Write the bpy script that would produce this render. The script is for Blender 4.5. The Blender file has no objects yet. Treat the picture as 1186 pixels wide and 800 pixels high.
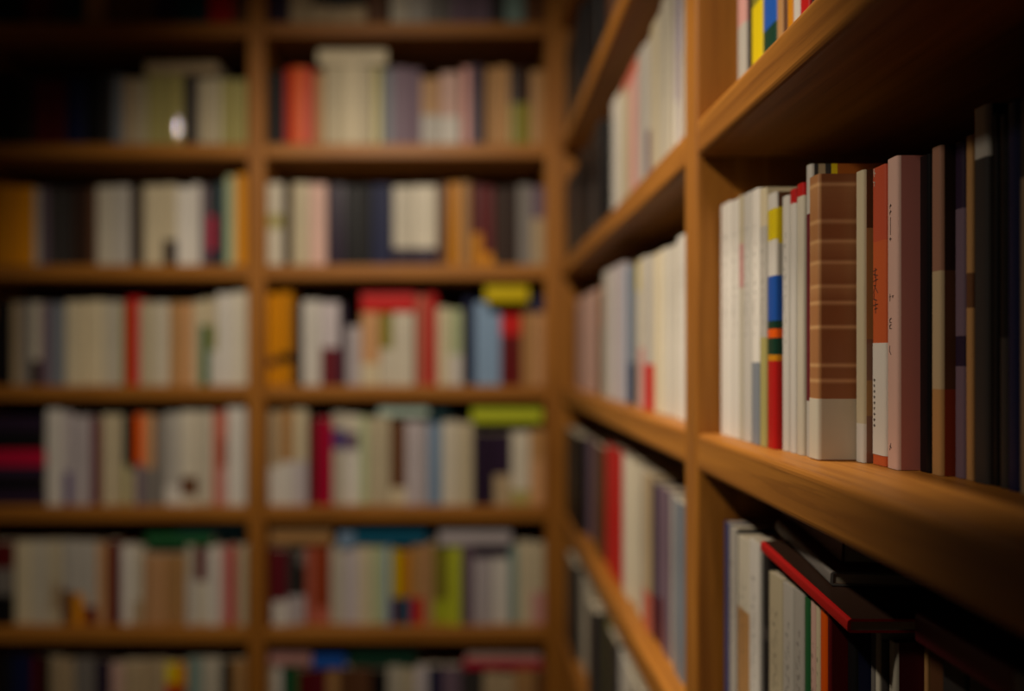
import bpy, bmesh, math, random
from mathutils import Vector, Matrix, Euler
random.seed(7)
sc = bpy.context.scene
COL = sc.collection
PI = math.pi

# ------------------------------------------------------------------ camera model
FX = 900.0                      # focal length in photo pixels (1186 wide)
VX, VY = 548.0, 412.0           # principal direction in the photo
ZC = 1.30                       # camera height
XR = 0.2006                     # front plane of the right bookcase
YB = 1.806                      # front plane of the back bookcase
H = 0.2820                      # shelf pitch
ST = 0.0342                     # shelf thickness
ZB = ZC - 0.0696                # top of the middle shelf
def shelf_z(k): return ZB + k * H        # k = 0 middle shelf, +1 above ...

cam = bpy.data.cameras.new('camera'); co = bpy.data.objects.new('camera', cam); COL.objects.link(co)
co.location = (0, 0, ZC); co.rotation_euler = (PI/2, 0, 0)
cam.sensor_width = 36; cam.lens = 36 * FX / 1186
cam.shift_x = (593 - VX) / 1186; cam.shift_y = (VY - 400) / 1186
cam.clip_start = 0.02
cam.dof.use_dof = True; cam.dof.focus_distance = 0.485; cam.dof.aperture_fstop = cam.lens / 15.0
sc.camera = co

# ------------------------------------------------------------------ palette
def lin(c):
    c /= 255.0
    return c/12.92 if c <= .04045 else ((c+.055)/1.055)**2.4
PAL = {
 'white': (216,210,200), 'cream': (204,190,158), 'ivory': (205,196,176), 'pale grey': (178,172,162), 'lavender white': (192,182,184),
 'beige': (180,158,124), 'tan': (176,132,82), 'peach': (196,148,102), 'brown': (100,64,40), 'dark brown': (52,34,25),
 'black': (20,18,19), 'navy': (24,30,66), 'blue': (28,82,168), 'pale blue': (132,160,190), 'blue grey': (122,128,136),
 'grey': (126,120,114), 'dark grey': (56,52,50), 'purple grey': (112,92,106), 'dark purple': (46,32,52), 'red': (186,26,24),
 'dark red': (92,16,18), 'maroon': (96,24,34), 'crimson': (172,14,52), 'orange': (236,92,8), 'amber': (212,138,18),
 'yellow': (222,196,14), 'olive': (132,124,42), 'pale olive': (168,158,96), 'green': (38,96,54), 'dark green': (20,58,42), 'dark teal': (28,60,66),
 'pale teal': (132,158,150), 'teal': (22,92,120), 'pink': (204,150,142), 'salmon': (196,104,82), 'mint': (176,196,182), 'lime': (178,186,44),
 'pale green': (182,192,150), 'rose': (216,138,128), 'pale pink': (210,172,158), 'rust': (150,60,26), 'taupe': (146,106,86), 'slate blue': (66,72,116), 'ochre': (160,86,24), 'burnt orange': (188,88,46), 'brick': (178,76,50), 'violet': (92,74,130),
}
LIGHT = {'white','cream','ivory','pale grey','lavender white','beige','pale pink','pale green','mint','peach','pink','tan'}
def rgb(name, k=1.0): return tuple(lin(v)*k for v in PAL[name]) + (1.0,)

def new_mat(name):
    m = bpy.data.materials.new(name); m.use_nodes = True
    nt = m.node_tree; b = nt.nodes['Principled BSDF']
    return m, nt, b
def N(nt, t, **kw):
    n = nt.nodes.new(t)
    for k, v in kw.items(): setattr(n, k, v)
    return n
def math_node(nt, op, a, b=None, clamp=False):
    n = N(nt, 'ShaderNodeMath', operation=op); n.use_clamp = clamp
    for i, v in enumerate((a, b)):
        if v is None: continue
        if isinstance(v, (int, float)): n.inputs[i].default_value = v
        else: nt.links.new(v, n.inputs[i])
    return n.outputs[0]
def mix_rgb(nt, fac, a, b, mode='MIX'):
    n = N(nt, 'ShaderNodeMix', data_type='RGBA', blend_type=mode)
    for s, v in ((n.inputs[0], fac), (n.inputs[6], a), (n.inputs[7], b)):
        if isinstance(v, (int, float, tuple)): s.default_value = v
        else: nt.links.new(v, s)
    return n.outputs[2]

def parse(spec):
    """'dark brown:.3,cream' -> [(0,'dark brown'),(.3,'cream')], listed from the bottom up"""
    out, z = [], 0.0
    for p in spec.split(','):
        nm, _, e = p.partition(':')
        out.append((z, nm.strip())); z = float(e) if e else 1.0
    return out
MATS = {}
def book_mat(spec, rough=.5, prnt=True):
    key = (spec, rough, prnt)
    if key in MATS: return MATS[key]
    bands = parse(spec)
    m, nt, b = new_mat('book_cover ' + spec[:40]); L = nt.links
    tc = N(nt, 'ShaderNodeTexCoord'); at = N(nt, 'ShaderNodeAttribute'); at.attribute_name = 'book_uvw'
    sp = N(nt, 'ShaderNodeSeparateXYZ'); L.new(at.outputs['Vector'], sp.inputs[0])
    if len(bands) == 1:
        c = N(nt, 'ShaderNodeRGB'); c.outputs[0].default_value = rgb(bands[0][1]); col = c.outputs[0]
    else:
        r = N(nt, 'ShaderNodeValToRGB'); r.color_ramp.interpolation = 'CONSTANT'
        e = r.color_ramp.elements
        e[0].position = 0; e[0].color = rgb(bands[0][1]); e[1].position = bands[1][0]; e[1].color = rgb(bands[1][1])
        for z, nm in bands[2:]:
            q = e.new(z); q.color = rgb(nm)
        L.new(sp.outputs[2], r.inputs[0]); col = r.outputs[0]
    # each copy of a cover is a slightly different printing
    k = math_node(nt, 'MULTIPLY_ADD', sp.outputs[1], .30); k.node.inputs[2].default_value = .72
    vm = N(nt, 'ShaderNodeVectorMath', operation='SCALE'); L.new(col, vm.inputs[0]); L.new(k, vm.inputs['Scale']); col = vm.outputs[0]
    if prnt and bands[-1][1] in LIGHT:            # small dark type running down the middle of the spine
        mp = N(nt, 'ShaderNodeMapping'); L.new(tc.outputs['Object'], mp.inputs[0]); mp.inputs['Scale'].default_value = (260, 10, 210)
        no = N(nt, 'ShaderNodeTexNoise'); L.new(mp.outputs[0], no.inputs['Vector']); no.inputs['Scale'].default_value = 1; no.inputs['Detail'].default_value = 1
        g = math_node(nt, 'GREATER_THAN', no.outputs[0], .56)
        dx = math_node(nt, 'LESS_THAN', math_node(nt, 'ABSOLUTE', math_node(nt, 'SUBTRACT', sp.outputs[0], .5)), .2)
        z1 = math_node(nt, 'GREATER_THAN', sp.outputs[2], .42); z2 = math_node(nt, 'LESS_THAN', sp.outputs[2], .86)
        f = math_node(nt, 'MULTIPLY', math_node(nt, 'MULTIPLY', g, dx), math_node(nt, 'MULTIPLY', z1, z2))
        f = math_node(nt, 'MULTIPLY', f, .4)
        col = mix_rgb(nt, f, col, rgb('dark grey'))
    L.new(col, b.inputs['Base Color']); b.inputs['Roughness'].default_value = rough
    b.inputs['Specular IOR Level'].default_value = .2
    if rough < .1: b.inputs['Coat Weight'].default_value = .5; b.inputs['Coat Roughness'].default_value = .03
    MATS[key] = m; return m

def page_mat():
    m, nt, b = new_mat('paper_pages'); L = nt.links
    tc = N(nt, 'ShaderNodeTexCoord'); mp = N(nt, 'ShaderNodeMapping'); L.new(tc.outputs['Object'], mp.inputs[0]); mp.inputs['Scale'].default_value = (2600, 6, 6)
    no = N(nt, 'ShaderNodeTexNoise'); L.new(mp.outputs[0], no.inputs['Vector']); no.inputs['Scale'].default_value = 1
    L.new(mix_rgb(nt, no.outputs[0], rgb('beige', .75), rgb('ivory', .95)), b.inputs['Base Color']); b.inputs['Roughness'].default_value = .9
    return m
PAGE = page_mat()

def wood_mat(axis):
    m, nt, b = new_mat('oak_veneer_' + axis); L = nt.links
    tc = N(nt, 'ShaderNodeTexCoord'); mp = N(nt, 'ShaderNodeMapping'); L.new(tc.outputs['Object'], mp.inputs[0])
    s = {'x': (2.2, 60, 60), 'y': (60, 2.2, 60), 'z': (60, 60, 2.2)}[axis]; mp.inputs['Scale'].default_value = s
    no = N(nt, 'ShaderNodeTexNoise'); L.new(mp.outputs[0], no.inputs['Vector']); no.inputs['Scale'].default_value = 1.0
    no.inputs['Detail'].default_value = 5; no.inputs['Roughness'].default_value = .6; no.inputs['Distortion'].default_value = .6
    r = N(nt, 'ShaderNodeValToRGB'); e = r.color_ramp.elements
    e[0].position = .3; e[0].color = tuple(lin(v) for v in (124,75,24)) + (1,)
    e[1].position = .72; e[1].color = tuple(lin(v) for v in (168,110,40)) + (1,)
    L.new(no.outputs[0], r.inputs[0])
    mp2 = N(nt, 'ShaderNodeMapping'); L.new(tc.outputs['Object'], mp2.inputs[0]); mp2.inputs['Scale'].default_value = tuple(v*4 for v in s)
    n2 = N(nt, 'ShaderNodeTexNoise'); L.new(mp2.outputs[0], n2.inputs['Vector']); n2.inputs['Scale'].default_value = 1; n2.inputs['Detail'].default_value = 2
    f = math_node(nt, 'MULTIPLY', math_node(nt, 'GREATER_THAN', n2.outputs[0], .62), .22)
    L.new(mix_rgb(nt, f, r.outputs[0], tuple(lin(v) for v in (90,50,15)) + (1,)), b.inputs['Base Color'])
    b.inputs['Roughness'].default_value = .48; b.inputs['Specular IOR Level'].default_value = .25
    bp = N(nt, 'ShaderNodeBump'); bp.inputs['Strength'].default_value = .08; bp.inputs['Distance'].default_value = .001
    L.new(n2.outputs[0], bp.inputs['Height']); L.new(bp.outputs[0], b.inputs['Normal'])
    return m
WX, WY, WZ = wood_mat('x'), wood_mat('y'), wood_mat('z')
def noise_mat(name, c0, c1, scale, rough):
    m, nt, b = new_mat(name); L = nt.links
    tc = N(nt, 'ShaderNodeTexCoord'); no = N(nt, 'ShaderNodeTexNoise'); L.new(tc.outputs['Object'], no.inputs['Vector']); no.inputs['Scale'].default_value = scale
    L.new(mix_rgb(nt, no.outputs[0], tuple(lin(v) for v in c0)+(1,), tuple(lin(v) for v in c1)+(1,)), b.inputs['Base Color']); b.inputs['Roughness'].default_value = rough
    return m
PLASTER = noise_mat('wall_plaster', (150,132,108), (162,144,118), 30, .9)
FLOOR = noise_mat('floor_boards', (70,46,28), (92,62,38), 12, .5)
BACKP = noise_mat('back_panel_board', (66,40,20), (82,50,26), 20, .7)

# ------------------------------------------------------------------ mesh helpers
def link(name, bm, mats, parent=None, smooth=False):
    me = bpy.data.meshes.new(name); bm.normal_update(); bm.to_mesh(me); bm.free()
    for m in (mats if isinstance(mats, (list, tuple)) else [mats]): me.materials.append(m)
    if smooth: me.shade_smooth()
    o = bpy.data.objects.new(name, me); COL.objects.link(o)
    if parent: o.parent = parent
    return o
def box_bm(x0, x1, y0, y1, z0, z1, bevel=0, seg=3, bm=None):
    bm = bm or bmesh.new()
    r = bmesh.ops.create_cube(bm, size=1)
    for v in r['verts']: v.co = Vector((x0+(v.co.x+.5)*(x1-x0), y0+(v.co.y+.5)*(y1-y0), z0+(v.co.z+.5)*(z1-z0)))
    if bevel: bmesh.ops.bevel(bm, geom=list({e for v in r['verts'] for e in v.link_edges}), offset=bevel, segments=seg, profile=.5, affect='EDGES')
    return bm
def props(o, label=None, cat=None, group=None, kind=None):
    if label: o['label'] = label
    if cat: o['category'] = cat
    if group: o['group'] = group
    if kind: o['kind'] = kind
def empty(name, loc, label, cat, group=None):
    o = bpy.data.objects.new(name, None); COL.objects.link(o); o.location = loc; o.empty_display_size = .05
    props(o, label, cat, group); return o

# ------------------------------------------------------------------ room
XW, YW, ZT = 0.50, 2.12, 2.75
def struct(name, bm, m): o = link(name, bm, m); o['kind'] = 'structure'; return o
struct('floor', box_bm(-3.2, XW+.1, -2.4, YW+.1, -.1, 0), FLOOR)
struct('wall_back', box_bm(-3.2, XW+.1, YW, YW+.1, 0, ZT), PLASTER)
struct('wall_right', box_bm(XW, XW+.1, -2.4, YW, 0, ZT), PLASTER)
struct('ceiling', box_bm(-3.2, XW+.1, -2.4, YW+.1, ZT, ZT+.1), PLASTER)

# ------------------------------------------------------------------ bookcases
KS = range(-4, 4)                                   # shelf indices from the plinth board up
ZTOP = shelf_z(4)
def bxp(px, Y=YB): return (px - VX) * Y / FX
bc = empty('bookcase', (0, YB, 0), 'tall oak bookcase along the far wall, packed with blurred books', 'bookcase', 'oak bookcases')
def part(name, b, m, root):
    o = link(name, b, m, root); o.matrix_parent_inverse = root.matrix_basis.inverted(); return o
UP = [(-58.5, -38), (286.5, 307), (632, 653)]
for a, b in UP:
    part('upright', box_bm(bxp(a), bxp(b), YB, YB+.262, 0, ZTOP, .003), WZ, bc)
for (a, b) in ((-38, 286.5), (307, 632)):
    for k in KS:
        part('shelf', box_bm(bxp(a), bxp(b), YB+.0006, YB+.260, shelf_z(k)-ST, shelf_z(k), .004), WX, bc)
    part('top_board', box_bm(bxp(a), bxp(b), YB+.0006, YB+.260, ZTOP-ST, ZTOP, .004), WX, bc)
    part('plinth', box_bm(bxp(a), bxp(b), YB+.03, YB+.05, 0, shelf_z(-4)-ST, .001), WX, bc)
part('back_panel', box_bm(bxp(-58.5), bxp(653), YB+.263, YB+.275, 0, ZTOP), BACKP, bc)

Y1, Y1B = .700, .738                                # the near upright of the right bookcase
rc = empty('bookcase', (XR, Y1, 0), 'oak bookcase at right running towards the viewer with an upright post', 'bookcase', 'oak bookcases')
YE0, YE1 = 1.762, 1.800
YN0, YN1 = -.50, -.462
for a, b in ((YN0, YN1), (Y1, Y1B), (YE0, YE1)):
    part('upright', box_bm(XR, XR+.262, a, b, 0, ZTOP, .003), WZ, rc)
for a, b in ((YN1, Y1), (Y1B, YE0)):
    for k in KS:
        part('shelf', box_bm(XR+.0006, XR+.260, a, b, shelf_z(k)-ST, shelf_z(k), .005, 4), WY, rc)
    part('top_board', box_bm(XR+.0006, XR+.260, a, b, ZTOP-ST, ZTOP, .005), WY, rc)
    part('plinth', box_bm(XR+.03, XR+.05, a, b, 0, shelf_z(-4)-ST, .001), WY, rc)
part('back_panel', box_bm(XR+.263, XR+.275, YN0, YE1, 0, ZTOP), BACKP, rc)

# ------------------------------------------------------------------ books
LIFT = .0003                                        # a hair of air under each book
def cover_bm(t, d, h, r=None, bulge=0.0):
    """U-shaped cover: spine at y=0, boards running to y=d; material 0 spine, 1 boards"""
    c = min(.0016, t*.22); r = min(.0024, t*.3) if r is None else min(r, t*.45)
    out = [(-t/2, d)]
    for i in range(5):
        a = PI + i/4*PI/2; out.append((-t/2 + r + r*math.cos(a), r + r*math.sin(a)))
    if bulge:
        x0, x1 = out[-1][0], -out[-1][0]
        for i in range(1, 6):
            u = i/6; out.append((x0+(x1-x0)*u, -bulge*math.sin(PI*u)))
    for i in range(5):
        a = 1.5*PI + i/4*PI/2; out.append((t/2 - r + r*math.cos(a), r + r*math.sin(a)))
    out.append((t/2, d))
    inn = [(t/2-c, d), (t/2-c, c+.0003), (-t/2+c, c+.0003), (-t/2+c, d)]
    ring = out + inn
    bm = bmesh.new()
    lo = [bm.verts.new((x, y, 0)) for x, y in ring]; hi = [bm.verts.new((x, y, h)) for x, y in ring]
    n = len(ring); no = len(out)
    for i in range(n):
        j = (i+1) % n
        f = bm.faces.new((lo[i], lo[j], hi[j], hi[i]))
        f.material_index = 1 if (i == 0 or i == no-2 or i >= no-1) else 0
        if 0 < i < no-2: f.smooth = True
    # end caps in three convex-ish strips: left board, spine, right board
    half = no//2
    il, ir = n-2, n-3          # inner spine corners (left, right)
    def caps(vs, flip):
        L_, R_ = [vs[0]] + [], []
        polys = [[vs[0], vs[1], vs[il], vs[n-1]],
                 [vs[i] for i in range(1, no-1)] + [vs[ir], vs[il]],
                 [vs[no-2], vs[no-1], vs[no], vs[ir]]]
        for p in polys:
            bm.faces.new(p[::-1] if flip else p)
    caps(lo, True); caps(hi, False)
    bmesh.ops.recalc_face_normals(bm, faces=bm.faces)
    for e in bm.edges:
        if abs(e.verts[0].co.z - e.verts[1].co.z) < 1e-7: e.smooth = False     # crisp top and bottom rims
    return bm

def make_book(t, d, h, spec, label, group, side=None, hard=False, rough=.5, bulge=0.0, prnt=True, mats=None):
    m0 = mats[0] if mats else book_mat(spec, rough, prnt)
    m1 = mats[1] if mats else (book_mat(side, rough, False) if side else m0)
    o = link('book', cover_bm(t, d, h, bulge=bulge), [m0, m1])
    a = o.data.attributes.new('book_uvw', 'FLOAT_VECTOR', 'POINT'); tint = random.random()
    a.data.foreach_set('vector', [q for v in o.data.vertices for q in (v.co.x/t + .5, tint, v.co.z/h)])
    if label: props(o, label, 'book', group)
    c = min(.0016, t*.22) + .00005
    e = .0025 if hard else .0004
    link('page_block', box_bm(-t/2+c, t/2-c, .0022, d-(.003 if hard else .0006), e, h-e), PAGE, o)
    return o

ORD = ['', 'first','second','third','fourth','fifth','sixth','seventh','eighth','ninth','tenth','eleventh','twelfth','thirteenth','fourteenth','fifteenth',
       'sixteenth','seventeenth','eighteenth','nineteenth','twentieth','twenty-first','twenty-second','twenty-third','twenty-fourth','twenty-fifth','twenty-sixth','twenty-seventh','twenty-eighth','twenty-ninth','thirtieth','thirty-first','thirty-second','thirty-third','thirty-fourth','thirty-fifth','thirty-sixth']
def look(spec):
    b = parse(spec); ends = [z for z, _ in b[1:]] + [1.0]
    L = [(e - z, i) for i, ((z, nm), e) in enumerate(zip(b, ends))]
    i = max(L)[1]; s = b[i][1]
    if len(b) == 2: s += (' ' + b[1][1] + '-topped' if i == 0 else ' ' + b[0][1] + '-footed')
    elif len(b) > 2: s += ' banded'
    return s

# --- the two bays of the far bookcase.  x0 x1 count top_px colours(bottom-up) ; 'F' rows lie flat on top
MASS = []          # the rows that show smallest: gathered into one pile of books at the end
def far_row(k, bay, items, flats=(), mass=False):
    z = shelf_z(k); rowname = {2:'top', 1:'second', 3:'top', 0:'fourth', -1:'fifth', -2:'sixth', -3:'lowest'}
    rn = {3:'highest', 2:'second highest', 1:'third highest', 0:'fourth highest', -1:'third lowest', -2:'second lowest', -3:'lowest'}[k]
    grp = f'far {bay} bay books on the {rn} shelf'
    tops = []; idx = 0
    for it in items:
        x0, x1, n, top, spec = it[:5]; opt = it[5] if len(it) > 5 else {}
        n = max(1, min(n, int((x1-x0)/13)))
        ws = [1 + random.uniform(-.28, .28) for _ in range(n)]; s = sum(ws); x = x0
        for w in ws:
            dx = (x1-x0)*w/s; idx += 1
            Y = YR = YB + .022 + random.uniform(0, .014) + opt.get('back', 0); YR = YB + .029
            h = ZC + (VY - (top + random.uniform(-2, 2.5)*(n > 1))) * Y / FX - z
            h = min(max(h, .10), H - ST - .004)
            t = dx * YR / FX - .0008; cx = (x + dx/2 - VX) * YR / FX
            lim = (632 - VX) * YB / FX - .0005
            if cx + t/2 > lim: e = cx + t/2 - lim; t -= e; cx -= e/2
            llo = (307 - VX) * YB / FX + .0005
            if bay == 'right' and cx - t/2 < llo: e = llo - (cx - t/2); t -= e; cx += e/2
            lab = f'{look(spec)} upright book, {ORD[idx]} from left, {rn} shelf, far {bay} bay'
            o = make_book(t, min(.15, h*.72), h, spec, lab, grp, rough=opt.get('rough', random.choice((.35,.45,.55))), bulge=opt.get('bulge', 0 if t < .012 else random.choice((0,0,.0015))))
            o.location = (cx, Y + opt.get('bulge', 0), z + LIFT)
            if abs(k) == 3: MASS.append(o)
            tops.append((x, x+dx, z + h)); x += dx
    stacked = []
    for it in flats:
        x0, x1, th, spec, word = it[:5]; opt = it[5] if len(it) > 5 else {}
        zz = max([b for a0, a1, b in tops + stacked if a1 > x0+1 and a0 < x1-1] + [z]) + .0008
        t = th * 1.83 / FX; Y = YB + .026 + opt.get('back', 0); h = min((x1-x0) * Y / FX, (632 - VX) * YB / FX - .0006 - bxp(x0, Y) if bay == 'right' else 9)
        t = min(t, z + H - ST - .001 - zz)
        if t < .003: continue
        o = make_book(t, min(.15, h*.72), h, spec, word, grp, rough=.45)
        o.rotation_euler = (0, PI/2, 0); o.location = (bxp(x0, Y), Y, zz + t/2)
        if abs(k) == 3: MASS.append(o)
        stacked.append((x0, x1, zz + t))

# shelf 3 (top edge of the photo)
far_row(3, 'left', [(-8,28,2,-65,'black'),(28,60,2,-60,'dark red:.5,black'),(60,78,1,-58,'dark grey'),(78,96,1,-60,'dark teal'),(98,122,1,-62,'tan'),(123,150,1,-64,'brown'),(150,178,2,-60,'brown'),
  (178,200,1,-66,'dark purple'),(200,220,1,-60,'dark teal'),(220,240,1,-58,'dark teal'),(242,270,2,-62,'red'),(270,285,1,-60,'brown')])
far_row(3, 'right', [(308,334,2,-60,'dark purple'),(335,362,2,-64,'beige'),(362,382,1,-60,'beige:.26,black'),(382,402,1,-58,'beige:.24,dark grey'),(402,424,1,-60,'beige:.26,black'),(424,448,2,-62,'brown'),(452,473,1,-64,'ivory'),
  (473,494,1,-62,'pale grey'),(494,522,2,-60,'grey'),(522,568,3,-60,'purple grey'),(570,584,1,-58,'dark grey'),(584,608,2,-64,'pale teal'),(608,631,1,-60,'brown')])
# shelf 2
far_row(2, 'left', [(-8,20,2,88,'black'),(20,40,1,86,'dark grey'),(40,74,3,90,'dark red'),(75,98,2,90,'navy'),(98,118,2,88,'black'),(118,130,1,86,'dark grey'),(130,142,1,88,'blue grey'),
  (142,154,1,91,'beige'),(154,170,1,91,'cream'),(170,192,2,86,'pale olive'),(192,212,1,86,'pale olive',{'rough':.06,'bulge':.0065}),(212,220,1,88,'dark grey'),(220,230,1,88,'dark brown'),(230,256,2,90,'cream'),(256,285,2,92,'pale olive')],
  [(168,252,13,'beige','pale beige book lying flat on olive books, far left bay, second highest shelf')])
far_row(2, 'right', [(308,327,2,84,'black'),(330,337,1,80,'red'),(337,356,1,78,'orange'),(356,364,1,80,'red'),(364,375,1,84,'tan'),(375,400,2,76,'cream'),(400,432,3,76,'cream'),(432,442,1,78,'pale olive'),(442,455,1,80,'blue grey'),
  (455,472,1,78,'purple grey'),(472,488,1,80,'purple grey'),(488,510,2,90,'pale grey:.45,tan'),(510,533,2,84,'white:.4,pale pink'),(535,545,1,78,'pink'),(545,560,2,76,'dark purple'),(562,590,2,78,'tan'),(590,614,2,80,'olive:.55,dark brown'),(614,631,1,82,'tan')],
  [(368,448,17,'cream','cream book lying flat over tall cream books, far right bay, second highest shelf')])
# shelf 1
far_row(1, 'left', [(-8,14,1,214,'amber'),(14,38,2,216,'amber',{'rough':.15}),(38,46,1,218,'ivory'),(46,57,1,218,'purple grey'),(57,84,3,218,'dark grey'),(84,104,2,218,'dark brown'),(104,112,1,218,'brown'),
  (112,131,2,216,'ivory'),(131,150,1,215,'pale grey'),(151,165,2,216,'dark brown'),(165,188,2,215,'cream'),(188,204,1,214,'dark brown:.32,cream'),(204,232,3,215,'white'),(233,241,1,216,'purple grey'),(241,250,1,214,'dark purple:.18,crimson:.62,dark grey'),
  (250,262,1,212,'dark teal'),(262,273,1,204,'pale green'),(273,285,1,202,'amber')])
far_row(1, 'right', [(308,328,2,212,'ivory:.45,pale olive:.62,ivory'),(329,338,1,216,'dark brown'),(338,358,2,212,'cream'),(358,378,1,213,'pale pink'),(378,400,2,214,'dark purple'),(400,430,3,216,'black'),(430,454,2,214,'navy'),
  (455,506,2,214,'dark purple:.22,ivory'),(507,518,1,213,'brown'),(519,532,1,212,'amber'),(532,545,1,211,'tan'),(546,559,1,214,'amber:.4,dark red'),(559,572,1,216,'amber:.16,dark red'),(572,600,3,216,'dark brown'),(600,616,1,214,'grey'),(616,631,1,216,'beige:.6,purple grey')])
# shelf 0
far_row(0, 'left', [(-8,11,1,350,'black'),(12,22,1,350,'beige'),(22,37,1,350,'grey'),(37,48,1,350,'dark brown:.3,ivory'),(48,58,1,352,'purple grey'),(58,76,2,351,'blue grey'),(77,98,2,349,'cream'),(98,120,2,348,'cream'),(120,140,2,349,'ivory'),(140,145,1,352,'olive'),
  (145,161,1,345,'red'),(162,178,2,350,'cream'),(178,195,2,350,'ivory'),(195,209,1,350,'tan'),(209,224,1,350,'peach'),(224,233,1,349,'cream'),(233,241,1,347,'green:.7,cream'),(241,250,1,346,'white:.4,pale olive:.7,cream'),(250,270,2,340,'white'),(270,286,2,338,'ivory')])
far_row(0, 'right', [(308,322,1,340,'amber:.2,brown:.3,amber',{'rough':.3}),(322,338,1,338,'amber:.24,black:.34,amber',{'rough':.3}),(338,350,1,352,'dark brown'),(350,372,2,348,'white'),(372,393,2,350,'maroon:.45,lavender white'),(394,401,1,352,'dark purple'),(401,418,2,378,'lavender white'),(418,440,2,362,'cream:.3,peach'),
  (440,455,1,362,'ivory:.5,olive'),(455,480,3,362,'ivory'),(482,494,1,342,'salmon'),(494,506,1,340,'red'),(506,520,1,356,'cream'),(520,536,1,358,'white:.4,pale green'),(537,550,1,346,'navy'),(550,566,1,350,'pale blue'),(566,580,1,362,'pale blue'),(580,604,2,364,'dark red:.7,red'),(604,618,1,362,'tan'),(618,631,1,362,'peach')],
  [(418,481,22,'red','thick red book lying flat on peach and ivory books, fourth highest shelf'),
   (562,612,24,'yellow','yellow book lying flat above a dark red pair, far right bay'),
   (614,631,19,'navy','short navy book lying flat in the corner above tan books')])
# shelf -1
far_row(-1, 'left', [(54,72,2,474,'white'),(72,82,1,477,'violet:.35,lavender white'),(82,105,2,482,'lavender white'),(105,118,2,484,'maroon'),(119,130,1,480,'cream'),(130,141,1,480,'cream'),(141,149,1,482,'pale olive:.45,black'),(149,157,1,482,'cream:.4,black'),(157,166,1,480,'purple grey:.45,orange'),
  (166,178,1,480,'grey:.4,peach'),(178,190,2,482,'grey'),(190,210,2,478,'white:.2,pale grey'),(210,228,2,476,'ivory:.1,brown:.3,ivory'),(228,246,2,476,'ivory'),(246,255,1,476,'salmon'),(255,263,1,476,'pink:.4,rust:.7,salmon'),(263,285,3,466,'white')])
far_row(-1, 'left', [], [(-10,53,16,'dark purple','dark purple book at the foot of a flat pile, far left bay'),(-10,52,14,'black','black book second from the foot of the flat pile, far left bay'),(-10,53,13,'dark purple','thin dark purple book under the crimson one in the flat pile'),
  (-10,54,19,'crimson','crimson book in the middle of a flat dark pile, far left bay'),(-10,52,20,'black','black book lying directly on the crimson one in the flat pile'),(-10,53,18,'dark purple','dark purple book topmost of the flat pile, far left bay')])
far_row(-1, 'right', [(308,324,1,476,'white:.4,beige'),(324,340,1,474,'white:.45,tan'),(340,356,2,474,'lavender white:.45,cream'),(357,367,1,486,'dark red'),(367,385,2,484,'crimson'),(385,400,1,478,'ivory:.6,violet:.82,ivory'),(400,415,1,480,'white:.6,purple grey:.8,ivory'),(415,426,1,482,'pale green'),(426,452,3,482,'cream'),
  (452,470,2,488,'cream:.2,brown'),(470,496,3,488,'lavender white'),(496,512,1,490,'pale blue'),(512,530,2,488,'ivory'),(530,548,2,490,'cream'),(549,572,2,502,'dark purple'),(572,592,2,502,'beige:.42,dark purple'),(592,614,2,500,'pale olive:.2,ivory'),(614,631,2,498,'peach:.6,tan')],
  [(438,496,12,'mint','pale mint book lying flat on the row, far right bay, third lowest shelf'),(497,520,12,'dark teal','small dark teal book lying flat beside the mint one'),(546,628,18,'lime','lime book lying flat above dark purple books, far right bay')])
# shelf -2
far_row(-2, 'left', [(-8,14,1,628,'black:.36,grey:.68,dark red'),(15,36,2,627,'cream'),(36,56,2,627,'ivory'),(56,70,1,627,'cream:.16,beige:.5,cream'),(70,82,1,626,'brown:.4,pale grey'),(82,95,1,627,'amber:.36,pale grey'),(95,110,2,627,'maroon:.2,pale grey'),(110,125,2,629,'peach'),(125,139,2,627,'dark red'),
  (139,152,1,632,'white'),(152,166,2,634,'beige:.3,ivory'),(166,192,3,642,'peach'),(192,216,3,642,'tan'),(216,226,1,632,'white:.6,ivory'),(226,240,1,634,'ivory:.56,maroon'),(240,255,2,634,'white'),(255,264,1,634,'pink'),(264,275,1,632,'red'),(275,286,2,634,'cream')],
  [(168,246,12,'green','greenish book lying flat under a dark one, far left bay, second lowest shelf'),(205,284,12,'dark teal','dark teal book lying on the greenish one, far left bay')])
far_row(-2, 'right', [(308,316,1,634,'dark red'),(316,333,2,636,'white:.32,maroon'),(333,344,1,637,'lavender white:.38,dark grey'),(344,353,1,637,'lavender white:.38,black:.8,grey'),(353,363,1,632,'salmon'),(363,382,2,630,'salmon:.2,rust'),(382,398,2,634,'ivory'),(398,415,2,634,'lavender white'),(415,430,2,633,'cream'),(430,446,2,633,'pale green'),(446,453,1,632,'pale blue'),
  (453,463,1,636,'maroon:.35,yellow'),(463,476,1,638,'teal:.36,amber'),(476,490,1,630,'red:.33,tan'),(490,502,1,630,'peach'),(502,520,2,632,'lime:.3,olive'),(520,534,1,634,'lime'),(535,548,1,632,'purple grey'),(548,570,2,632,'lavender white:.84,dark purple'),(570,590,2,632,'white:.84,dark purple'),(590,600,1,632,'pale teal'),(600,616,2,628,'cream'),(616,631,2,630,'pink:.4,cream')],
  [(313,384,15,'tan','tan book lying flat at the left of the second lowest shelf, far right bay'),(313,386,9,'beige','beige book topmost on the tan one, far right bay'),(392,410,18,'pale blue','pale blue book lying flat beside a teal one, far right bay'),(411,494,18,'teal','teal book lying flat above yellow and cream books, far right bay'),
   (508,592,19,'lavender white','pale lavender book lying flat near the corner, second lowest shelf')])
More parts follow.
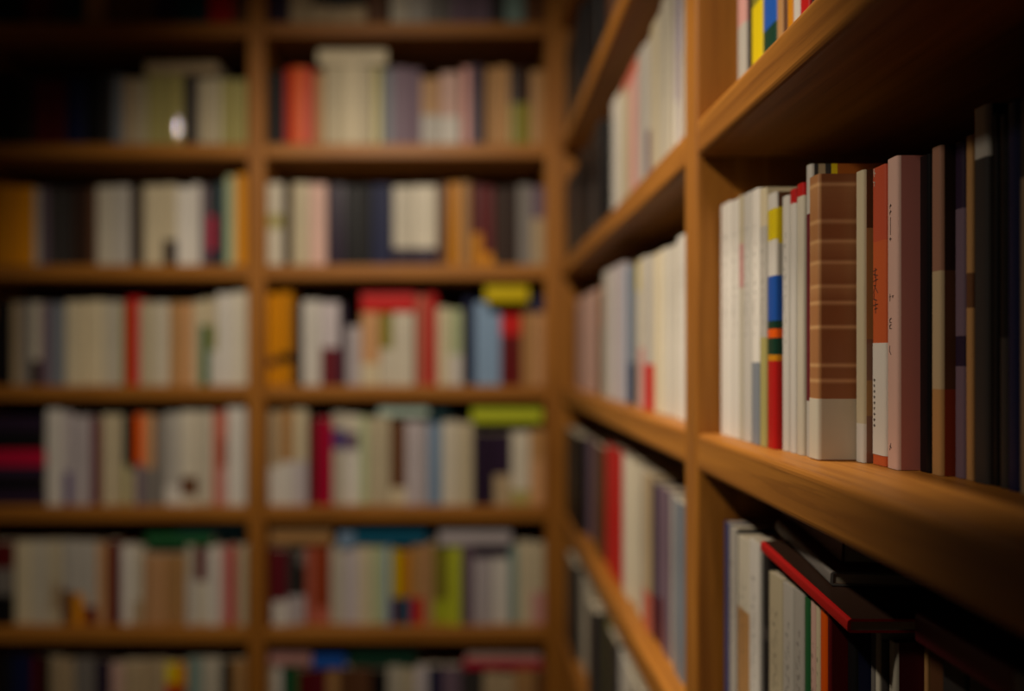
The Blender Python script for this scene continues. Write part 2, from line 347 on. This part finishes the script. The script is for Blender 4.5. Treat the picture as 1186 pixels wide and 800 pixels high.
# shelf -3
far_row(-3, 'left', [(-8,12,1,757,'black'),(12,35,2,758,'navy'),(35,46,1,760,'dark red'),(46,58,1,760,'black'),(58,84,2,762,'beige'),(84,108,2,762,'grey'),(109,127,2,764,'dark purple'),(127,143,1,768,'pale pink'),(143,168,2,766,'beige'),(168,192,2,764,'beige'),(192,204,1,768,'red:.75,yellow'),(204,216,1,768,'rust:.7,amber'),(216,233,2,762,'pale teal'),(233,256,2,762,'ivory'),(256,268,1,765,'black'),(269,285,2,764,'tan')])
far_row(-3, 'right', [(308,316,1,772,'beige'),(316,326,1,770,'white'),(326,334,1,772,'dark green'),(334,345,1,772,'green'),(345,358,1,776,'dark red'),(358,378,2,776,'maroon'),(378,392,1,774,'tan'),(392,408,2,774,'brown'),(408,430,2,774,'amber:.5,brown'),(431,448,1,776,'black'),(449,466,2,772,'ivory'),(466,480,1,774,'cream'),(480,496,2,772,'lavender white'),(496,511,1,772,'navy'),(511,534,2,772,'purple grey'),(535,560,2,778,'dark grey'),(560,596,3,776,'beige'),(596,620,2,776,'tan'),(620,631,1,776,'brown')],
  [(312,360,16,'pink','dusty pink book lying flat at the left end, far right bay, lowest shelf'),(362,400,14,'blue','blue book lying flat beside the dusty pink one, lowest shelf'),(404,482,15,'dark green','dark green book lying flat mid-shelf, far right bay, lowest shelf'),(536,628,10,'crimson','crimson book lying flat near the corner, far right bay, lowest shelf'),(540,626,8,'pale pink','pale pink book topmost on the crimson one near the corner')])

# --- the right bookcase: spines face the aisle.  (right-edge px, spine X, height, colours, options)
def wood_print():
    """cover printed with horizontal strips of timber"""
    ms = []
    for k, (lo, hi) in enumerate((((158,106,62),(214,168,114)), ((142,84,46),(226,172,122)))):
        m, nt, b = new_mat('timber_print_cover'); L = nt.links
        tc = N(nt, 'ShaderNodeTexCoord'); sp = N(nt, 'ShaderNodeSeparateXYZ'); L.new(tc.outputs['Object'], sp.inputs[0])
        mp = N(nt, 'ShaderNodeMapping'); L.new(tc.outputs['Object'], mp.inputs[0]); mp.inputs['Scale'].default_value = (6, 6, 320)
        no = N(nt, 'ShaderNodeTexNoise'); L.new(mp.outputs[0], no.inputs['Vector']); no.inputs['Scale'].default_value = 1; no.inputs['Detail'].default_value = 3
        r = N(nt, 'ShaderNodeValToRGB'); r.color_ramp.interpolation = 'LINEAR'; e = r.color_ramp.elements
        A = tuple(lin(v) for v in lo)+(1,); B = tuple(lin(v) for v in hi)+(1,); Mi = tuple(lin((a*2+c)/3) for a, c in zip(lo, hi))+(1,)
        h = .190
        stops = [(0,Mi)]
        for yv in (215, 258, 281, 305, 333, 352, 380, 424, 442):          # pale strips in the photo
            z = (533.8-yv)/(533.8-203)
            stops += [(z-.011,Mi if (yv % 2) else A),(z,B),(z+.011,A)]
        stops = sorted(stops, key=lambda s: s[0])
        e[0].position = 0; e[0].color = Mi; e[1].position = 1; e[1].color = A
        for z, c in stops[1:]:
            q = e.new(min(.999, max(.001, z))); q.color = c
        zz = math_node(nt, 'DIVIDE', sp.outputs[2], h); L.new(zz, r.inputs[0])
        c2 = mix_rgb(nt, math_node(nt, 'MULTIPLY', no.outputs[0], .75), r.outputs[0], A)
        L.new(c2, b.inputs['Base Color']); b.inputs['Roughness'].default_value = .5
        ms.append(m)
    return ms
def tall_print():
    """board of the tall thin book: grey, a white patch, a yellow bar, then brown"""
    m, nt, b = new_mat('tall_book_front_print'); L = nt.links
    tc = N(nt, 'ShaderNodeTexCoord'); sp = N(nt, 'ShaderNodeSeparateXYZ'); L.new(tc.outputs['Object'], sp.inputs[0])
    r = N(nt, 'ShaderNodeValToRGB'); r.color_ramp.interpolation = 'CONSTANT'; e = r.color_ramp.elements
    e[0].position = 0; e[0].color = rgb('dark grey'); e[1].position = .035; e[1].color = rgb('beige')
    for p, c in ((.065,'dark grey'),(.09,'yellow'),(.118,'ochre')):
        q = e.new(p); q.color = rgb(c)
    L.new(math_node(nt, 'DIVIDE', sp.outputs[1], .15), r.inputs[0]); L.new(r.outputs[0], b.inputs['Base Color']); b.inputs['Roughness'].default_value = .5
    return m

def ribbon(o, polys, w, m, name='spine_title', off=.0002):
    """ink strokes lying on the spine: polylines in (x across the thickness, z up), metres"""
    bm = bmesh.new()
    for pl in polys:
        for (x0, z0), (x1, z1) in zip(pl[:-1], pl[1:]):
            dx, dz = x1-x0, z1-z0; l = math.hypot(dx, dz) or 1e-6; nx, nz = -dz/l*w/2, dx/l*w/2
            ex, ez = dx/l*w*.3, dz/l*w*.3
            q = [(x0+nx-ex, z0+nz-ez), (x0-nx-ex, z0-nz-ez), (x1-nx+ex, z1-nz+ez), (x1+nx+ex, z1+nz+ez)]
            lo = [bm.verts.new((a, -off, c)) for a, c in q]; hi = [bm.verts.new((a, -.00002, c)) for a, c in q]
            bm.faces.new(lo)
            for i in range(4): bm.faces.new((lo[i], hi[i], hi[(i+1) % 4], lo[(i+1) % 4]))
    bmesh.ops.recalc_face_normals(bm, faces=bm.faces)
    return link(name, bm, m, o)
INK = noise_mat('printing_ink', (60,42,36), (72,52,44), 200, .7)

def right_row(k, far, items, where, grp, flats=(), start=1):
    z = shelf_z(k); Yf = far; idx = 0; made = []
    for it in items:
        xr, X, h, spec = it[:4]; opt = it[4] if len(it) > 4 else {}
        Yn = FX * X / (xr - VX) if xr else Yf - opt['t']
        t = Yf - Yn - (.0013 if k == 0 else .0007)
        if opt.get('gap'): Yf = Yn; continue
        if t < .0015: print('THIN', where, xr, t); continue
        idx += 1
        if h > 1: h = ZC + (VY - h) * ((Yn + Yf)/2) / FX - z          # given as the photo row of its top
        h = min(max(h, .09), H - ST - .004)
        lab = opt.get('label') or f'{look(spec)} book, {ORD[idx]} {where}'
        o = make_book(t, opt.get('d', min(.135, h*.7)), h, spec, lab, grp, side=opt.get('side'), rough=opt.get('rough', .45), bulge=opt.get('bulge', 0), prnt=opt.get('prnt', True), mats=opt.get('mats'), hard=opt.get('hard', False))
        o.location = (X, (Yf + Yn)/2, z + LIFT); o.rotation_euler = (0, 0, -PI/2)
        made.append((o, Yn, Yf, X, h, t)); Yf = Yn
        if abs(k) == 2: MASS.append(o)
    stacked = [(b, c, z + h) for _, b, c, _, h, _ in made]
    for (px0, px1, X, t, d, spec, lab, opt) in flats:
        ya, yb = FX*X/(px0-VX), FX*X/(px1-VX)               # far and near end
        zz = max([b for a0, a1, b in stacked if a1 > yb+.002 and a0 < ya-.002] + [z]) + .0008
        o = make_book(t, d, ya-yb, spec, lab, grp, side=opt.get('side'), rough=.5, prnt=False)
        if 'base' in opt: zz = z + opt['base']
        R = Matrix.Rotation(opt.get('tilt', 0), 3, 'X') @ Matrix.Rotation(opt.get('yaw', 0), 3, 'Z') @ Euler((0, PI/2, -PI/2)).to_matrix()
        o.rotation_euler = R.to_euler(); o.location = (X, ya, zz + t/2)
        stacked.append((yb, ya, zz + t))
    return made

G = 'books in the near bay of the right bookcase'
wp = wood_print(); tp = tall_print()
MID = 'from the post, middle shelf, near right bay'
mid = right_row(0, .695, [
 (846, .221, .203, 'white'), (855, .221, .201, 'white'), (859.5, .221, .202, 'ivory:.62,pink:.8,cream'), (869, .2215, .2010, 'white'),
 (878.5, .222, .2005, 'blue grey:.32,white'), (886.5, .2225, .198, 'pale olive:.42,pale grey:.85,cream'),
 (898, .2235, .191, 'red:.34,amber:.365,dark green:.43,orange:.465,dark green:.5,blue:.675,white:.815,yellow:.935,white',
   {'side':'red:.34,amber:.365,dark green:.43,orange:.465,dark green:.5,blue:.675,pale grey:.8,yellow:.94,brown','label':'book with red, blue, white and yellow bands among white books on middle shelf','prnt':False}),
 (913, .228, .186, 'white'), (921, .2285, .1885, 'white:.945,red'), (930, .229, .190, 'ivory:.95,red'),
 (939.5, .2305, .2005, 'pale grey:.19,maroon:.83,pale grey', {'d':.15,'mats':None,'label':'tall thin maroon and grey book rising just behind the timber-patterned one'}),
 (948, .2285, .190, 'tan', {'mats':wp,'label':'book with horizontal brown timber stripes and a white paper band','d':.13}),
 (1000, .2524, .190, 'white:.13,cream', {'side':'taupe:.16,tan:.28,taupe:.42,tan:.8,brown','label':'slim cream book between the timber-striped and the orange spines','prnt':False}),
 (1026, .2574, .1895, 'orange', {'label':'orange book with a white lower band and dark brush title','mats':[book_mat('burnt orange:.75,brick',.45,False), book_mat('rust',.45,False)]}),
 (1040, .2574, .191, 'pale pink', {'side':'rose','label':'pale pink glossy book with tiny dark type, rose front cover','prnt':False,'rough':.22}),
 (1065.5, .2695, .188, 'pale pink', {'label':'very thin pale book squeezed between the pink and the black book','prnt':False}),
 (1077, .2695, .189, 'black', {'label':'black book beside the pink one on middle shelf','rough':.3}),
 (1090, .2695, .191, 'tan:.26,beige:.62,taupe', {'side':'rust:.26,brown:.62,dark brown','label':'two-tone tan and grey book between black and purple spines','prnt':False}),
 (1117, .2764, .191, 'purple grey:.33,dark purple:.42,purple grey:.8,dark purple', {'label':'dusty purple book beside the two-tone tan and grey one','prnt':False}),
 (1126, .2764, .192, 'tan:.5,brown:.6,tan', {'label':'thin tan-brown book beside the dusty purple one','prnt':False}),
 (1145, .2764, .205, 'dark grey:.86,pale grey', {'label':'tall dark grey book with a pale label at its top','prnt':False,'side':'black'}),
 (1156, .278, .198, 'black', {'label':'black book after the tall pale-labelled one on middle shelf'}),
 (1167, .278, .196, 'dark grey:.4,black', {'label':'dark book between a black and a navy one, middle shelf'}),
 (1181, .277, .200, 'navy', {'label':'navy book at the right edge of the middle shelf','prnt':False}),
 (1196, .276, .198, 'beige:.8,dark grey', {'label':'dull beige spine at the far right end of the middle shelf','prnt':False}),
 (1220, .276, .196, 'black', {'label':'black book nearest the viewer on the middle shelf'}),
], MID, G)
# the tall book's printed front board
for o, *_ in mid:
    if o['label'].startswith('tall thin'):
        o.data.materials[0] = book_mat('pale grey:.19,maroon:.83,pale grey', .45, False); o.data.materials[1] = tp
# paper bands (obi) round covers
def paper_band(o, t, h, z0, z1, d, spec, name='paper_band', label=None):
    bm = cover_bm(t + .0006, d, z1 - z0, r=min(.0027, t*.32))
    for v in bm.verts: v.co.y -= .0003; v.co.z += z0
    m = book_mat(spec, .5, False); b = link(name, bm, [m, m], o)
    a = b.data.attributes.new('book_uvw', 'FLOAT_VECTOR', 'POINT'); a.data.foreach_set('vector', [.5, .6, .5]*len(b.data.vertices))
    if label: b['label'] = label
    return b
for o, Yn, Yf, X, h, t in mid:
    L_ = o['label']
    if 'timber stripes' in L_: paper_band(o, t-.0002, h, .0006, .0408, .126, 'ivory', label='plain off-white paper band')
    if L_.startswith('orange book'):
        paper_band(o, t-.0003, h, .0065, .0775, .12, 'white', label='white paper band with a column of small type')
        S = []
        def zz(y): return (541 - y) * .4945 / FX
        for (y0, sh) in ((316,0),(326,1),(336,2),(344,3),(356,4)):
            zc = zz(y0); w = .0026; cx = -t*.20
            S += [[[(cx-w, zc), (cx+w*.6, zc+.0007)], [(cx, zc+.0018), (cx-w*.3, zc-.0042)], [(cx-w, zc-.002), (cx+w, zc-.0032)]],
                  [[(cx-w, zc-.001), (cx+w, zc)], [(cx+w*.2, zc+.002), (cx, zc-.004), (cx-w*.8, zc-.0036)]],
                  [[(cx, zc+.002), (cx-w*.9, zc-.003)], [(cx, zc), (cx+w*1.1, zc-.0032)]],
                  [[(cx-w*.6, zc+.001), (cx-w*.8, zc-.0026), (cx+w*.6, zc-.0036)]],
                  [[(cx-w, zc), (cx+w, zc+.0006)], [(cx, zc+.0022), (cx, zc-.0052)], [(cx-w*.5, zc-.0024), (cx+w*.8, zc-.002)]]][sh]
        ribbon(o, S, .0005, INK)
        S = []
        for i in range(9):
            zc = zz(443 + i*6.6); cx = -t*.24
            S += [[(cx-.0008, zc+.0003*(i % 2)), (cx+.0008-.0005*(i % 4 == 1), zc+.0001)], [(cx+.0002*(i % 3-1), zc+.0007), (cx, zc-.0008)]]
        ribbon(o, S, .00035, INK, 'band_type', off=.0007)
        S = [[(-t*.36, zz(200)), (-t*.2, zz(203))], [(-t*.3, zz(197)), (-t*.3, zz(206))], [(-t*.36, zz(212)), (-t*.24, zz(213)), (-t*.3, zz(217))]]
        ribbon(o, S, .0006, book_mat('ivory', .5, False), 'spine_emblem')
    if L_.startswith('pale pink glossy'):
        def zz(y): return (545 - y) * .478 / FX
        S = []; cx = -t*.12
        for y in (241, 248): S += [[(cx-.0008, zz(y)), (cx+.001, zz(y-1))], [(cx+.0002, zz(y-2.5)), (cx-.0004, zz(y+2.5))]]
        S += [[(cx+.0001, zz(254)), (cx+.0001, zz(274))]]
        for y in (279,): S += [[(cx-.0008, zz(y)), (cx+.001, zz(y))], [(cx, zz(y-2)), (cx, zz(y+2))]]
        S += [[(cx-.001, zz(346)), (cx+.0005, zz(345.5))], [(cx-.0004, zz(343)), (cx-.0004, zz(351))], [(cx+.0022, zz(346)), (cx+.0034, zz(345))], [(cx+.0028, zz(347.5)), (cx+.0024, zz(345))]]
        for y in (373, 380): S += [[(cx-.0012, zz(y)), (cx+.0012, zz(y-2))], [(cx, zz(y-2)), (cx-.0006, zz(y+2.5)), (cx+.0012, zz(y+3))]]
        S += [[(cx-.0006, zz(403)), (cx-.0009, zz(409)), (cx+.0008, zz(413))]]
        S += [[(cx-.0006, zz(519)), (cx+.001, zz(521))], [(cx+.0006, zz(516)), (cx-.0006, zz(524))]]
        ribbon(o, S, .0004, INK)

UPN = 'from the post, upper shelf, near right bay'
right_row(1, .664, [
 (863, .2255, .190, 'pale grey:.34,pink', {'prnt':False}), (872, .2275, .19, 'black'), (882.5, .226, .188, 'yellow:.36,olive', {'prnt':False}), (899, .2265, .19, 'dark green:.2,blue', {'prnt':False}),
 (906, .2265, .185, 'tan', {'prnt':False}), (911, .227, .187, 'brown'), (918, .227, .19, 'amber:.3,tan', {'prnt':False}), (926, .227, .19, 'white', {'prnt':False}), (937, .227, .192, 'red'), (950, .228, .19, 'dark grey'), (966, .228, .19, 'beige')], UPN, G)

LOWN = 'from the post, lower shelf, near right bay'
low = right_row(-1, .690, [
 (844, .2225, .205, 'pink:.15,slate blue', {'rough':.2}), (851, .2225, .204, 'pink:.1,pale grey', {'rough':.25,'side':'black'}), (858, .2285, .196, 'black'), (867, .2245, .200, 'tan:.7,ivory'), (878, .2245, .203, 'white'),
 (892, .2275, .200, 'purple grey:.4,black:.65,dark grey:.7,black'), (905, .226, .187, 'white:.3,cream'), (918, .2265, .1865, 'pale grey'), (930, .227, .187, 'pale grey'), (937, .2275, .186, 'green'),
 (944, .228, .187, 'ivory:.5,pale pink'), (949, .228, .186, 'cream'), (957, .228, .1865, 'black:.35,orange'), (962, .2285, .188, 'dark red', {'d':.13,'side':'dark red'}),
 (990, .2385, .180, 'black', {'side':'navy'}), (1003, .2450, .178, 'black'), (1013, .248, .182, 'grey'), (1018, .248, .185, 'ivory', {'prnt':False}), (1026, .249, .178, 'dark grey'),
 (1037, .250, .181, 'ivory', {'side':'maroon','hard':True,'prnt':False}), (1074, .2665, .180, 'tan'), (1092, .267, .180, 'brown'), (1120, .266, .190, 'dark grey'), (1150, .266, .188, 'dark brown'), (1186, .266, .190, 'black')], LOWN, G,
 flats=[(881, 982, .2205, .0085, .15, 'red', 'red-spined book lying flat on the uprights, lower shelf, near right bay', {'side':'dark brown','tilt':.095,'base':.2014}),
        (899, 976, .2400, .0095, .13, 'grey', 'grey book lying on the red-spined one under the shelf', {'side':'brown','tilt':.095,'yaw':-.07,'base':.2126}),
        (904, 986, .2500, .0180, .12, 'brown', 'brown book topmost of the flat pile on the red-spined one', {'side':'dark brown','tilt':.095,'yaw':-.05,'base':.2246}),
        (1060, 1240, .2480, .0170, .13, 'maroon:.7,grey', 'grey and maroon book lying flat at the shadowy end of the lower shelf', {'side':'dark grey'})])

FG = 'books in the far bay of the right bookcase'
XS = .2262
def split_thick(lst):
    out, y0 = [], 1.757
    for x in lst:
        y1 = FX*XS/(x[0]-VX); n = max(1, round((y0-y1)/.042)) if y0-y1 > .052 else 1
        for i in range(1, n+1): out.append((VX + FX*XS/(y0 + (y1-y0)*i/n),) + x[1:])
        y0 = y1
    return out
def far_items(lst): 
    lst, out = split_thick(lst), []
    for a, b, c, d in [(x + ({},))[:4] for x in lst]:
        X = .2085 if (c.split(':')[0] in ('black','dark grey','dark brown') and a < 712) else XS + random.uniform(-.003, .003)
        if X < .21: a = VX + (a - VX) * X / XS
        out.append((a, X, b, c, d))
    return out
W = 'from the corner, {} shelf, far right bay'
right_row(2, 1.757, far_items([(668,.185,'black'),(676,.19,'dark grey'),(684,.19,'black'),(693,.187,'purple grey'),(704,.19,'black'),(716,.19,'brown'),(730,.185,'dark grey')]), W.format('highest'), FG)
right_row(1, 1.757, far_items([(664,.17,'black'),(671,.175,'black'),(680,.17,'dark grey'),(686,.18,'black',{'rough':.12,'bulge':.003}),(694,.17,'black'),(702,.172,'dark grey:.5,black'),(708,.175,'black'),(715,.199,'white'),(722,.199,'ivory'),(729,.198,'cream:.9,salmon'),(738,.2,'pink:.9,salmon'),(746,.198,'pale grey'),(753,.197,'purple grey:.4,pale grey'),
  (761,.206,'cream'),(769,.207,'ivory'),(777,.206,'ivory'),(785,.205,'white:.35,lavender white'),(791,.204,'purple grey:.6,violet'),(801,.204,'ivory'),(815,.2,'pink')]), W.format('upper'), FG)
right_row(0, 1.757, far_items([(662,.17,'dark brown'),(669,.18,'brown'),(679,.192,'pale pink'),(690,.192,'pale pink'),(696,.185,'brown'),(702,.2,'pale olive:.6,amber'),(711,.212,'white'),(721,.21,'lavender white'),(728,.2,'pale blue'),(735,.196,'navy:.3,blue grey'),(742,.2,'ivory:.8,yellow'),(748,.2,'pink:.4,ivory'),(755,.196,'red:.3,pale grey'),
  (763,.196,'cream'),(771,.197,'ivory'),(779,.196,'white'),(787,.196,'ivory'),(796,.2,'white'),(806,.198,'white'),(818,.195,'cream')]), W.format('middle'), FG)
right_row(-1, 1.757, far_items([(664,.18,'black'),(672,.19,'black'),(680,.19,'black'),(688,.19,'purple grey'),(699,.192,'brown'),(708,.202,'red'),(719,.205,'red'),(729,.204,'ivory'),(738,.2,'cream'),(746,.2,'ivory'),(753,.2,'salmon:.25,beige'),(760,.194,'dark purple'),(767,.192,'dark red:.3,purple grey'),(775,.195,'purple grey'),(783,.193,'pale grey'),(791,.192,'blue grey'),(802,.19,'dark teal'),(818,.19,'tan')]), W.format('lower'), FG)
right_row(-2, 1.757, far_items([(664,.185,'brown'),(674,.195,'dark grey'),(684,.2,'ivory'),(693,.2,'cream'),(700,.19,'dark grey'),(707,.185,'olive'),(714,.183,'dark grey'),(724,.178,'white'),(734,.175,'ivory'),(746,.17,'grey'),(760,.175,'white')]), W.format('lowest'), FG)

# ------------------------------------------------------------------ the rest of the books, too many and too small to single out
bpy.context.view_layer.update()
def gather(objs, name, label, cat):
    vs, fs, mi, mats, at, sm = [], [], [], [], [], []
    for o in objs:
        for q in (o, *o.children):
            me = q.data; b = len(vs); slot = []
            for m in me.materials:
                if m not in mats: mats.append(m)
                slot.append(mats.index(m))
            mw = o.matrix_basis                              # page blocks sit at their cover's origin
            vs += [tuple(mw @ v.co) for v in me.vertices]
            fs += [tuple(b + i for i in p.vertices) for p in me.polygons]; mi += [slot[p.material_index] for p in me.polygons]; sm += [p.use_smooth for p in me.polygons]
            A = me.attributes.get('book_uvw')
            if A: buf = [0.0]*(3*len(me.vertices)); A.data.foreach_get('vector', buf); at += buf
            else: at += [.5]*(3*len(me.vertices))
    me = bpy.data.meshes.new(name); me.from_pydata(vs, [], fs)
    for m in mats: me.materials.append(m)
    me.polygons.foreach_set('material_index', mi); me.polygons.foreach_set('use_smooth', sm)
    a = me.attributes.new('book_uvw', 'FLOAT_VECTOR', 'POINT'); a.data.foreach_set('vector', at); me.update()
    sharp = me.attributes.new('sharp_edge', 'BOOLEAN', 'EDGE')
    sharp.data.foreach_set('value', [abs(vs[e.vertices[0]][2] - vs[e.vertices[1]][2]) < 1e-6 for e in me.edges])
    o2 = bpy.data.objects.new(name, me); COL.objects.link(o2); props(o2, label, cat, kind='stuff')
    for o in objs:
        for q in list(o.children): bpy.data.objects.remove(q)
        bpy.data.objects.remove(o)
gather(MASS, 'shelved_books', 'dim blurred books filling the highest and lowest rows of both bookcases', 'books')

# ------------------------------------------------------------------ light: warm spots out of view overhead, the third one added
def spot(name, loc, aim, power, size, blend, rad, col):
    l = bpy.data.lights.new(name, 'SPOT'); l.energy = power; l.spot_size = math.radians(size); l.spot_blend = blend; l.shadow_soft_size = rad; l.color = col
    o = bpy.data.objects.new(name, l); COL.objects.link(o); o.location = loc
    o.rotation_euler = (Vector(aim) - Vector(loc)).to_track_quat('-Z', 'Y').to_euler(); return o
WARM = (1.0, .87, .70)
spot('unseen_spot', (-.32, .72, ZC+.86), (-.13, 1.62, ZC-.18), 66, 108, 1.0, .018, WARM)
spot('unseen_spot', (-.62, .30, ZC+.88), (.22, .80, ZC-.06), 66, 41, 1.0, .04, WARM)
spot('unseen_spot', (.00, .62, ZC+1.15), (.225, .66, ZC-.07), 75, 34, 1.0, .04, WARM)  # added lamp with no known fixture, brightens the top of the near middle shelf
w = bpy.data.worlds.new('world'); sc.world = w; w.use_nodes = True
bg = w.node_tree.nodes['Background']; bg.inputs[0].default_value = (1.0, .80, .58, 1); bg.inputs[1].default_value = .02

sc.view_settings.view_transform = 'Standard'; sc.view_settings.look = 'None'; sc.view_settings.gamma = 1.0
sc.view_settings.exposure = -0.18; sc.view_settings.use_curve_mapping = False
try: sc.cycles.use_denoising = True
except Exception: pass
print('BOOKS', sum(1 for o in sc.objects if o.get('category') == 'book'))
